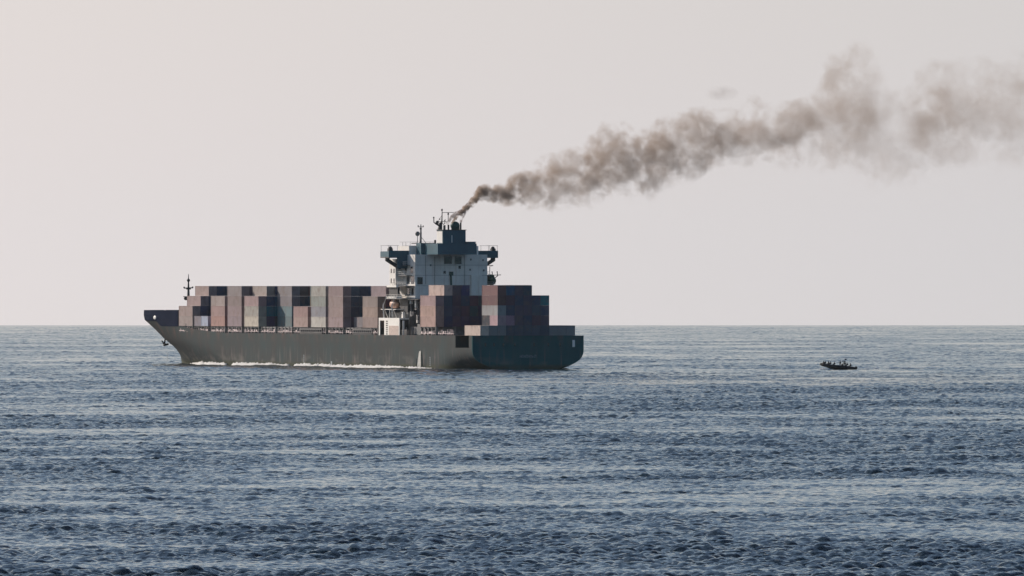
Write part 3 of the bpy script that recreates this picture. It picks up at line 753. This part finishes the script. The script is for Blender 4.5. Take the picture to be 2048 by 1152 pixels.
for bi, (u0, first) in enumerate(BAYS):
    if first is None: continue
    ua = u0 - 12.19; zb = 11.0 if bi < 12 else 11.4; H_ = 2.89 if bi < 12 else 2.84
    for t_ in range(4):
        r0 = first[t_]
        # how far inboard this layer can be seen: up to where the nearer stacks begin (1 bay back hides ~0.86 row of offset per bay)
        lim = 12
        for bj in range(bi + 1, len(BAYS)):
            if BAYS[bj][1] is None: fr = {0: 1, 1: 3, 2: 3, 3: 3}[t_]; off = (ua - 12.9)
            else: fr = BAYS[bj][1][t_]; off = (ua - BAYS[bj][0])
            hid = fr + off * math.tan(TH) / 2.5 * 1.0 + 0.2
            # behind the deckhouse too
            lim = min(lim, math.ceil(hid))
        if bi < 12: lim = min(lim, math.ceil((16.1 - 13) / 2.5 + (ua - 78) * math.tan(TH) / 2.5 + .3) if t_ >= 2 else lim)
        last = max(r0, min(12, lim))
        if bi == 12: last = {0: 8, 1: 8, 2: 6, 3: 3}[t_]
        if bi == 13: last = 8
        for row in range(r0, last + 1):
            key = (bi, row, t_)
            z = zb + t_ * H_
            if bi == 1 and row == 0 and t_ == 0:
                put(bi, row, t_, ua + 6.13, z, '20', 2.89, alb((122, 116, 126)), 'short forward ')
                put(bi, row, t_, ua, z, '20', 2.89, alb((152, 162, 182)), 'short aft ')
                continue
            if key in SIDE: col = alb(SIDE[key])
            else:
                if bi == 4: col = PAL[['plum', 'teal', 'blue', 'navy'][t_]]
                elif bi == 9: col = PAL[['maroon', 'slate', 'slate', 'slate'][t_]] if row > 0 else PAL['maroon']
                elif bi in (0, 1): col = PAL[rc.choice(['navy', 'navy', 'plum', 'slate'])]
                elif bi == 12: col = PAL[rc.choice(['plum', 'maroon', 'plum', 'navy', 'slate'])]
                else: col = PAL[rc.choice(['plum', 'maroon', 'navy', 'maroon', 'brown', 'slate', 'rust'])]
                col = tuple(c * rc.uniform(.8, 1.2) for c in col)
            put(bi, row, t_, ua, z, '40', 2.89, col)
# stack over the stern
tops = {1: 1, 2: 1, 3: 5, 4: 5, 5: 5, 6: 5, 7: 4, 8: 4, 9: 1, 10: 1, 11: 1}
for row, nt_ in tops.items():
    for t_ in range(nt_):
        key = (14, row, t_); z = 9.14 + t_ * 2.72
        if key in SIDE: col = alb(SIDE[key])
        elif t_ == 0: col = PAL['grey'] if row in (2, 3) or row > 8 else PAL['slate']
        else:
            col = PAL[rc.choice(['plum', 'plum', 'maroon', 'navy', 'slate'])]
            if (row, t_) in ((8, 3),): col = PAL['teal']
            if (row, t_) in ((4, 4),): col = PAL['blue']
        col = tuple(col)
        if key == (14, 3, 1): put(14, row, t_, .75 + 6.13, z, '20', 2.72, col, 'short forward '); put(14, row, t_, .75, z, '20', 2.72, alb((165, 135, 142)), 'short aft ')
        else: put(14, row, t_, .75, z, '40', 2.72, col)
MB().box(.8, 13.0, -11.2, 13.4, 9.1, 9.14).build("stern_hatch", M['dark'], ship)

# ------------------------------------------------------------------ foam and discharge
mf = bpy.data.materials.new("foam"); mf.use_nodes = True; n = mf.node_tree
b = n.nodes['Principled BSDF']; b.inputs['Roughness'].default_value = .9; b.inputs['Base Color'].default_value = (.93, .93, .91, 1)
b.inputs['Specular IOR Level'].default_value = .1
tr_ = n.nodes.new('ShaderNodeBsdfTranslucent'); tr_.inputs[0].default_value = (.9, .9, .88, 1); ms_ = n.nodes.new('ShaderNodeMixShader'); ms_.inputs[0].default_value = .4
link(n, b.outputs[0], ms_.inputs[1]); link(n, tr_.outputs[0], ms_.inputs[2]); link(n, ms_.outputs[0], n.nodes['Material Output'].inputs[0])
def foam_strip(name, pts, label, hmin=.25, hmax=.7, wd=1.6, seed=1, broken=0.0, step=.7):
    """lumpy low ridge of foam along a line on the water; pts are world xy with a height factor"""
    rg = random.Random(seed); mb = MB(); prev = None
    path = []
    for (a, c) in zip(pts, pts[1:]):
        L = (Vector(c[:2]) - Vector(a[:2])).length; k = max(1, int(L / step))
        for i in range(k): f = i / k; path.append(tuple(a[j] + (c[j] - a[j]) * f for j in range(3)))
    path.append(pts[-1]); ph = rg.uniform(0, 9)
    for i, (x, y, hf) in enumerate(path):
        d = Vector((path[min(i+1, len(path)-1)][0] - path[max(i-1, 0)][0], path[min(i+1, len(path)-1)][1] - path[max(i-1, 0)][1])).normalized()
        nx, ny = -d.y, d.x
        g = .5 + .25 * math.sin(i * .31 + ph) + .25 * math.sin(i * .083 + 2 * ph)
        h = (hmin + (hmax - hmin) * (g * .6 + rg.random() * .4)) * hf
        if broken and math.sin(i * .17 + ph) + math.sin(i * .061) < broken - 1: h = -.4
        z0 = -(x*x + y*y) / 2 / EARTH
        w_ = wd * (.6 + .4 * g)
        ring_ = []
        for k in range(5):
            q = k / 4 * 2 - 1
            ring_.append(mb.bm.verts.new((x + nx*q*w_, y + ny*q*w_, z0 - .45 + (h + .45) * (1 - q*q) * (1 + rg.uniform(-.2, .2)))))
        if prev:
            for k in range(4): mb.bm.faces.new([prev[k], prev[k+1], ring_[k+1], ring_[k]])
        prev = ring_
    o = mb.build(name, mf, None, smooth=True); tag(o, label, 'foam', kind='stuff'); return o
def hullpt(u, off, hf): v = W(u, hb_bow(u, 0) + off if u > 26 else halfb(u, 0) + off); return (v.x, v.y, hf)
foam_strip("foam", [hullpt(u, .8, min(1, (262 - u) / 30) if u > 108 else .9) for u in (262, 250, 235, 215, 190, 160, 140, 120, 108)], "white line of bow wash foam running along the forward half of the grey hull", .35, 1.05, 1.0, 4, broken=-.4)
foam_strip("foam", [hullpt(u, 3.4, h_) for u, h_ in ((118, .2), (108, 1.1), (90, 1), (70, .9), (50, .8), (36, .8), (28, .5), (20, 0.05))], "white foam along the waterline below the deckhouse and the discharge stream", .4, 1.05, 1.0, 9)
def pxw(px, d): return (px - 1024) / 22570.0 * d
# discharge stream
st = MB(); v0 = W(40.4, 16.0, 4.9)
pts = []; rr_ = []
for k in range(9):
    f = k / 8; v = W(40.4, 16.2 + .5 * f ** .6, 4.7 - 4.9 * f * f - .2 * f); pts.append(v); rr_.append(.2 + .35 * f ** 1.8)
st.tube(pts, rr_, 8)
mf2 = mf.copy(); mf2.name = 'falling water'; mf2.node_tree.nodes['Mix Shader'].inputs[0].default_value = .8
so_ = st.build("discharge_stream", mf2, None, smooth=True); tag(so_, "white stream of cooling water falling from the hull side to the waterline", "water stream", kind='stuff')

# ------------------------------------------------------------------ small boat with people
BD = 3035.0; BX = pxw(1677, BD); BZ = -(BD*BD + BX*BX) / 2 / EARTH + 0.28
boat = empty("inflatable_boat", (BX, BD, BZ), math.pi - R_(4))       # local +x is the bow, pointing left in the picture
boat.rotation_euler = (0, -R_(4.5), math.pi + R_(6))
tag(boat, "black rigid inflatable boat full of people, bow raised, heading for the ship", "boat")
for s_ in (1, -1):
    MB().tube([(-4.7, s_*1.15, .42), (-3, s_*1.2, .45), (1.5, s_*1.2, .5), (3.4, s_*.9, .62), (4.5, s_*.35, .78), (4.85, 0, .85)], [.34, .46, .46, .44, .42, .34], 10).build("side_tube", M['rubber'], boat, smooth=True)
MB().prism([(-4.6, .0), (4.3, .5), (4.7, .95), (-4.6, .7)], 1, -1.05, 1.05).prism([(-4.6, -.35), (2.2, -.25), (4.4, .55), (-4.6, .15)], 1, -.45, .45).build("boat_hull", M['rubber'], boat)
cn = MB().prism([(-1.4, .4), (-.5, .4), (-.7, 1.35), (-1.2, 1.35)], 1, -.4, .4).build("console", M['rubber'], boat)
MB().box(-1.0, -.95, -.35, .35, 1.3, 1.65).build("windscreen", M['glass'], cn)
fr = MB().tube([(-1.3, .9, .6), (-1.3, .7, 2.0), (-1.3, -.7, 2.0), (-1.3, -.9, .6)], .06, 6).box(-1.75, -.75, -.6, .6, 1.98, 2.12).build("radar_arch", M['rubber'], boat)
MB().tube([(-1.5, 0, 2.1), (-1.6, 0, 2.75)], .03, 5).box(-2.0, -1.45, -.02, .02, 2.5, 2.8).build("flag_staff", M['rubber'], fr)
for s_ in (.35, -.35):
    en = MB().box(-5.0, -4.55, s_ - .2, s_ + .2, .35, 1.0).tube([(-4.8, s_, .4), (-4.85, s_, -.5)], .1, 6).build("outboard_motor", M['rubber'], boat)
MB().box(-4.0, -2.0, -.3, .3, .4, .85).box(0, 2.6, -.3, .3, .45, .95).build("bench", M['rubber'], boat)

def person_obj(name, lean, arm, look, standing=False):
    """continuous skinned figure: pelvis at the origin, +x forward"""
    V = [(0, 0, 0)]; E = []; Rr = [.15]
    def add(p, r, par): V.append(p); Rr.append(r); E.append((par, len(V) - 1)); return len(V) - 1
    sp = add((lean*.35, 0, .22), .145, 0); ch = add((lean*.8, 0, .42), .16, sp); nk = add((lean*1.15, 0, .57), .065, ch)
    hd = add((lean*1.25 + .01, 0, .66), .085, nk); cr = add((lean*1.28 + .02, look*.01, .80), .08, hd)
    add((lean*1.28 + .11, look*.02, .70), .022, hd)                      # nose
    for s in (1, -1):
        sh = add((lean*.95, s*.19, .48), .065, ch); el_ = add((lean*.95 + .10, s*.26, .22), .048, sh)
        wr = add((lean*.95 + .28 + arm*.1, s*.17, .14 + arm*.12), .032, el_); pm = add((lean*.95 + .36 + arm*.1, s*.16, .12 + arm*.12), .034, wr)
        for q in range(4):
            f1 = add((lean*.95 + .42 + arm*.1, s*.16 + (q-1.5)*.022, .11 + arm*.12), .011, pm); add((lean*.95 + .45 + arm*.1 - .006*q, s*.16 + (q-1.5)*.022, .075 + arm*.12), .009, f1)
        add((lean*.95 + .38 + arm*.1, s*.16 - s*.05, .11 + arm*.12), .012, pm)
        if standing:
            kn = add((.03, s*.12, -.42), .07, 0); an_ = add((0, s*.12, -.82), .045, kn)
        else:
            kn = add((.42, s*.14, .02), .075, 0); an_ = add((.40, s*.14, -.40), .045, kn)
        add((V[an_][0] + .18, s*.15, V[an_][2] - .05), .04, an_)
    me = bpy.data.meshes.new(name); me.from_pydata(V, E, []); me.update()
    o = bpy.data.objects.new(name, me); COL.objects.link(o); me.materials.append(M['cloth'])
    bm_ = bmesh.new(); bm_.from_mesh(me); lay = bm_.verts.layers.skin.verify()
    for v, r in zip(bm_.verts, Rr): v[lay].radius = (r, r)
    list(bm_.verts)[0][lay].use_root = True
    bm_.to_mesh(me); bm_.free()
    o.modifiers.new("skin", 'SKIN'); ss = o.modifiers.new("sub", 'SUBSURF'); ss.levels = 1; ss.render_levels = 1
    vest = MB().tube([(lean*.3, 0, .14), (lean*.6, 0, .32), (lean*.92, 0, .50)], [.19, .215, .16], 10).build("life_vest", M['vest'], o, smooth=True)
    return o
from mathutils import Euler
boat_m = Matrix.Translation(boat.location) @ Euler(boat.rotation_euler).to_matrix().to_4x4()
crew = [(4.05, .25, .92, .10, 0, False, "crouching person in dark clothes at the raised bow of the boat"),
        (3.55, -.55, .98, .05, 1, False, "second person from the bow, dark clothes, sitting on the tube"),
        (2.75, .45, .95, .12, 0, False, "person in dark clothes seated third from the bow of the boat"),
        (2.15, -.5, .95, .06, 1, False, "fourth person from the bow, upright, in dark life vest"),
        (1.15, .3, .93, .10, 0, False, "person sitting alone amidships on the boat bench, dark clothes"),
        (-.35, .1, 1.30, .04, 1, True, "person standing just ahead of the console under the arch"),
        (-1.75, -.25, 1.22, .08, 1, True, "person standing at the helm behind the console of the boat"),
        (-2.35, .45, 1.0, .14, 0, False, "person hunched in dark clothes just behind the helm"),
        (-3.35, 0, .86, .16, 0, False, "person in dark clothes seated nearest the outboard motors")]
for x, y, z, lean, arm, stand, lab in crew:
    o = person_obj("person", lean, arm, 0, stand)
    o.matrix_world = boat_m @ Matrix.Translation((x, y, z)) @ Matrix.Rotation(random.uniform(-.5, .5), 4, 'Z')
    o.rotation_euler = o.matrix_world.to_euler(); o.location = o.matrix_world.translation; o.scale = (1.25, 1.4, 1.14)
    tag(o, lab, "person", "people aboard the small boat")
# boat wake
foam_strip("foam", [(BX - 5.3, BD - 2.2, .3), (BX - 3.9, BD - 2.3, 1), (BX - 2.4, BD - 2.4, .6), (BX - 1, BD - 2.4, .1)], "white splash under the raised bow of the small boat", .3, .7, .6, 3, step=.3)
foam_strip("foam", [(BX + 5.2, BD, .3), (BX + 9, BD + .5, .55), (BX + 14, BD + 1, .9), (BX + 19, BD + 2, 1.0), (BX + 26, BD + 3, .6), (BX + 36, BD + 5, .1)], "thin pale wake trailing behind the small boat", .2, .85, 1.0, 6, broken=.6)
foam_strip("foam", [(*W(3, -9, 0).xy, .6), (*W(-1, -15, 0).xy, .7), (*W(-4, -21, 0).xy, .6), (*W(-4, -32, 0).xy, .1)], "pale turbulent wake beside the starboard stern corner", .1, .5, 1.2, 12)

# ------------------------------------------------------------------ smoke
KM = 3108.0 / 22570.0
SX, SZ = -119 * KM, EYE + 126 * KM          # local origin of the plume
prof = [(902,443,450,.5),(912,428,442,1.0),(925,412,430,1.15),(938,400,420,1.15),(950,382,412,1.2),(966,366,404,1.3),(985,368,404,.95),(1003,366,412,.95),(1035,340,412,1.1),
        (1060,332,418,.8),(1085,312,424,.85),(1130,300,420,.75),(1170,285,412,.85),(1205,255,402,.95),(1235,246,394,1.0),(1275,262,390,.9),(1325,238,386,1.1),(1360,226,368,.8),
        (1400,218,350,.75),(1440,212,336,.62),(1480,208,330,.5),(1520,196,328,.58),(1560,206,328,.5),(1600,200,330,.45),(1640,150,335,.42),(1668,104,338,.46),(1710,92,350,.44),
        (1745,112,372,.32),(1785,185,378,.18),(1830,150,368,.34),(1870,130,345,.4),(1920,130,335,.3),(2000,110,330,.25),(2120,80,330,.2),(2200,60,320,0.0)]
X0, X1 = 895, 2210
sm_ = bpy.data.materials.new("smoke"); sm_.use_nodes = True; n = sm_.node_tree; n.nodes.clear()
mo = n.nodes.new('ShaderNodeOutputMaterial'); pv = n.nodes.new('ShaderNodeVolumePrincipled')
pv.inputs['Color'].default_value = (.47, .37, .295, 1); pv.inputs['Anisotropy'].default_value = .2
pv.inputs['Density'].default_value = 0
link(n, pv.outputs[0], mo.inputs['Volume'])
t = n.nodes.new('ShaderNodeTexCoord'); sp = n.nodes.new('ShaderNodeSeparateXYZ')
def mth(op, a, b=None, c=None, clamp=False):
    q = n.nodes.new('ShaderNodeMath'); q.operation = op; q.use_clamp = clamp
    for i, v in enumerate((a, b, c)):
        if v is None: continue
        if isinstance(v, (int, float)): q.inputs[i].default_value = v
        else: link(n, v, q.inputs[i])
    return q.outputs[0]
# slow wobble of the coordinates so that the outline billows
wn = n.nodes.new('ShaderNodeTexNoise'); wn.inputs['Scale'].default_value = .11; wn.inputs['Detail'].default_value = 3
link(n, t.outputs['Object'], wn.inputs['Vector'])
ws = n.nodes.new('ShaderNodeVectorMath'); ws.operation = 'SUBTRACT'; link(n, wn.outputs['Color'], ws.inputs[0]); ws.inputs[1].default_value = (.5, .5, .5)
s0 = n.nodes.new('ShaderNodeSeparateXYZ'); link(n, t.outputs['Object'], s0.inputs[0])
wamp = mth('MINIMUM', mth('MULTIPLY_ADD', s0.outputs[0], .11, .2), 9.0)
w2 = n.nodes.new('ShaderNodeVectorMath'); w2.operation = 'SCALE'; link(n, ws.outputs[0], w2.inputs[0]); link(n, wamp, w2.inputs['Scale'])
wa = n.nodes.new('ShaderNodeVectorMath'); wa.operation = 'ADD'; link(n, t.outputs['Object'], wa.inputs[0]); link(n, w2.outputs[0], wa.inputs[1])
link(n, wa.outputs[0], sp.inputs[0])
xf = mth('DIVIDE', mth('SUBTRACT', sp.outputs[0], (X0 - 905) * KM), (X1 - X0) * KM, clamp=True)
xf = mth('POWER', xf, .5)                     # finer curve resolution close to the funnel
def curve(vals, lo, hi):
    fc = n.nodes.new('ShaderNodeFloatCurve'); link(n, xf, fc.inputs['Value']); cv = fc.mapping.curves[0]
    pts = [(((p[0] - X0) / (X1 - X0)) ** .5, (v - lo) / (hi - lo)) for p, v in zip(prof, vals)]
    while len(cv.points) < len(pts): cv.points.new(.5, .5)
    for cp, q in zip(cv.points, pts): cp.location = q
    fc.mapping.update()
    return mth('MULTIPLY_ADD', fc.outputs[0], hi - lo, lo)
tops_ = [(445 - p[1]) * KM for p in prof]; bots_ = [(445 - p[2]) * KM for p in prof]
top = curve(tops_, -5, 60); bot = curve(bots_, -5, 60)
den = curve([p[3] for p in prof], 0, 1.5)
wd = mth('MULTIPLY', mth('SUBTRACT', top, bot), .5); ce = mth('MULTIPLY', mth('ADD', top, bot), .5)
tt = mth('DIVIDE', mth('SUBTRACT', sp.outputs[2], ce), wd); yy = mth('DIVIDE', sp.outputs[1], mth('MULTIPLY', wd, .85))
d2 = mth('ADD', mth('MULTIPLY', tt, tt), mth('MULTIPLY', yy, yy))
base = mth('SUBTRACT', 1.0, d2)
def nse(scale, detail, rough=.55):
    q = n.nodes.new('ShaderNodeTexNoise'); q.inputs['Scale'].default_value = scale; q.inputs['Detail'].default_value = detail; q.inputs['Roughness'].default_value = rough
    link(n, wa.outputs[0], q.inputs['Vector']); return q.outputs[0]
near = nse(.85, 3); mid = nse(.30, 5, .6); far = nse(.12, 5, .6)
f1 = mth('DIVIDE', sp.outputs[0], 16.0, clamp=True); f2 = mth('DIVIDE', mth('SUBTRACT', sp.outputs[0], 20.0), 60.0, clamp=True)
nn = mth('ADD', mth('MULTIPLY', near, mth('SUBTRACT', 1.0, f1)), mth('MULTIPLY', mid, f1))
nn = mth('ADD', mth('MULTIPLY', nn, mth('SUBTRACT', 1.0, mth('MULTIPLY', f2, .65))), mth('MULTIPLY', far, mth('MULTIPLY', f2, .65)))
raw = mth('MULTIPLY_ADD', mth('SUBTRACT', nn, .5), mth('MULTIPLY_ADD', f2, 4.0, 6.4), mth('MULTIPLY_ADD', base, 1.1, mth('MULTIPLY_ADD', f2, .1, -.15)))
raw = mth('MULTIPLY', mth('MAXIMUM', raw, 0.0), mth('MULTIPLY_ADD', base, 2.5, .9, clamp=True))
raw = mth('MINIMUM', raw, 1.8)
dn = mth('DIVIDE', mth('MULTIPLY', raw, den), mth('MAXIMUM', wd, .6))
dn = mth('MULTIPLY', dn, mth('MULTIPLY_ADD', mth('SUBTRACT', 1.0, mth('DIVIDE', s0.outputs[0], 22.0, clamp=True)), 1.6, 1.45))
link(n, dn, pv.inputs['Density'])
# the closed body that bounds the plume
mb = MB(); prev = None
for p in prof:
    x = (p[0] - 905) * KM; a, c = (445 - p[1]) * KM, (445 - p[2]) * KM; ce_, w_ = (a + c) / 2, (a - c) / 2
    ex = min(5.5, 0.35 + .09 * max(0, x)); ring_ = []
    for k in range(10):
        an_ = k * 2 * math.pi / 10; ring_.append(mb.bm.verts.new((x, math.sin(an_) * (w_*1.1 + ex), ce_ + math.cos(an_) * (w_*1.12 + ex))))
    if prev:
        for k in range(10): mb.bm.faces.new([prev[k], prev[(k+1)%10], ring_[(k+1)%10], ring_[k]])
    else: mb.bm.faces.new(ring_[::-1])
    prev = ring_
mb.bm.faces.new(prev)
smo = mb.build("smoke", sm_); smo.location = (SX, 3107.5, SZ); tag(smo, "long brown grey smoke plume blowing right from the ship's funnel", "smoke", kind='stuff')
# second stream rising from the pipe beside the cowl
s2 = sm_.copy(); s2.name = "smoke stream"; n = s2.node_tree
n.nodes.clear(); mo = n.nodes.new('ShaderNodeOutputMaterial'); pv = n.nodes.new('ShaderNodeVolumePrincipled'); pv.inputs['Color'].default_value = (.40, .33, .31, 1)
link(n, pv.outputs[0], mo.inputs['Volume']); t = n.nodes.new('ShaderNodeTexCoord')
q = n.nodes.new('ShaderNodeTexNoise'); q.inputs['Scale'].default_value = 1.1; q.inputs['Detail'].default_value = 3; link(n, t.outputs['Object'], q.inputs['Vector'])
link(n, mth('MULTIPLY', mth('MAXIMUM', mth('MULTIPLY_ADD', mth('SUBTRACT', q.outputs[0], .40), 7.0, 0.0), 0.0), 1.5), pv.inputs['Density'])
P1 = W(55.5, -1.1, 40.0)
st = MB().tube([P1, P1 + Vector((.3, 0, 1.3)), P1 + Vector((.9, 0, 2.8)), P1 + Vector((1.6, 0, 4.2)), P1 + Vector((2.6, 0, 5.6))], [.3, .5, .75, .8, .6], 10)
o = st.build("smoke", s2); tag(o, "thin dark smoke stream rising from the pipe right of the round cowl", "smoke", kind='stuff')
P1 = W(55.5, 3.0, 39.3)
st = MB().tube([P1, P1 + Vector((.6, 0, 1.2)), P1 + Vector((1.4, 0, 2.2)), P1 + Vector((2.6, 0, 3.1)), P1 + Vector((4.4, 0, 3.9))], [.3, .5, .6, .7, .7], 10)
o = st.build("smoke", s2); tag(o, "thin smoke stream rising from the pipes below the radar mast", "smoke", kind='stuff')
s3 = bpy.data.materials.new("smoke wisp"); s3.use_nodes = True; n = s3.node_tree; n.nodes.clear()
mo = n.nodes.new('ShaderNodeOutputMaterial'); pv = n.nodes.new('ShaderNodeVolumePrincipled'); pv.inputs['Color'].default_value = (.45, .38, .34, 1)
link(n, pv.outputs[0], mo.inputs['Volume']); t = n.nodes.new('ShaderNodeTexCoord')
q = n.nodes.new('ShaderNodeTexNoise'); q.inputs['Scale'].default_value = .35; q.inputs['Detail'].default_value = 4; link(n, t.outputs['Object'], q.inputs['Vector'])
sq = n.nodes.new('ShaderNodeVectorMath'); sq.operation = 'MULTIPLY'; link(n, t.outputs['Object'], sq.inputs[0]); sq.inputs[1].default_value = (1/5.2, 1/3.5, 1/2.4)
ln_ = n.nodes.new('ShaderNodeVectorMath'); ln_.operation = 'LENGTH'; link(n, sq.outputs[0], ln_.inputs[0])
fall = mth('SUBTRACT', 1.0, ln_.outputs['Value'], clamp=True)
link(n, mth('MULTIPLY', mth('MULTIPLY', mth('MAXIMUM', mth('MULTIPLY_ADD', mth('SUBTRACT', q.outputs[0], .42), 6.0, 0.2), 0.0), fall), .11), pv.inputs['Density'])
o = MB().ball((0, 0, 0), 1, 5.2, 3.5, 2.4, 16).build("smoke", s3); o.location = ((1443 - 1024) * KM, 3107, EYE + (571 - 186) * KM)
tag(o, "small detached puff of smoke floating above the middle of the plume", "smoke", kind='stuff')
for mt in (sm_, s2, s3):
    try: mt.cycles.volume_step_rate = .1
    except Exception: pass
    mt.cycles.homogeneous_volume = False

# ------------------------------------------------------------------ haze
mhz = bpy.data.materials.new("haze"); mhz.use_nodes = True; n = mhz.node_tree; n.nodes.clear()
mo = n.nodes.new('ShaderNodeOutputMaterial'); pv = n.nodes.new('ShaderNodeVolumePrincipled')
pv.inputs['Color'].default_value = (.80, .92, 1.0, 1); pv.inputs['Density'].default_value = 6.0e-6; pv.inputs['Anisotropy'].default_value = .3
link(n, pv.outputs[0], mo.inputs['Volume']); mhz.cycles.homogeneous_volume = True
hzo = MB().box(-17000, 17000, -200, 14500, -70, 115).build("haze", mhz)
tag(hzo, "thin pale sea haze over the whole water", "haze", kind='stuff')
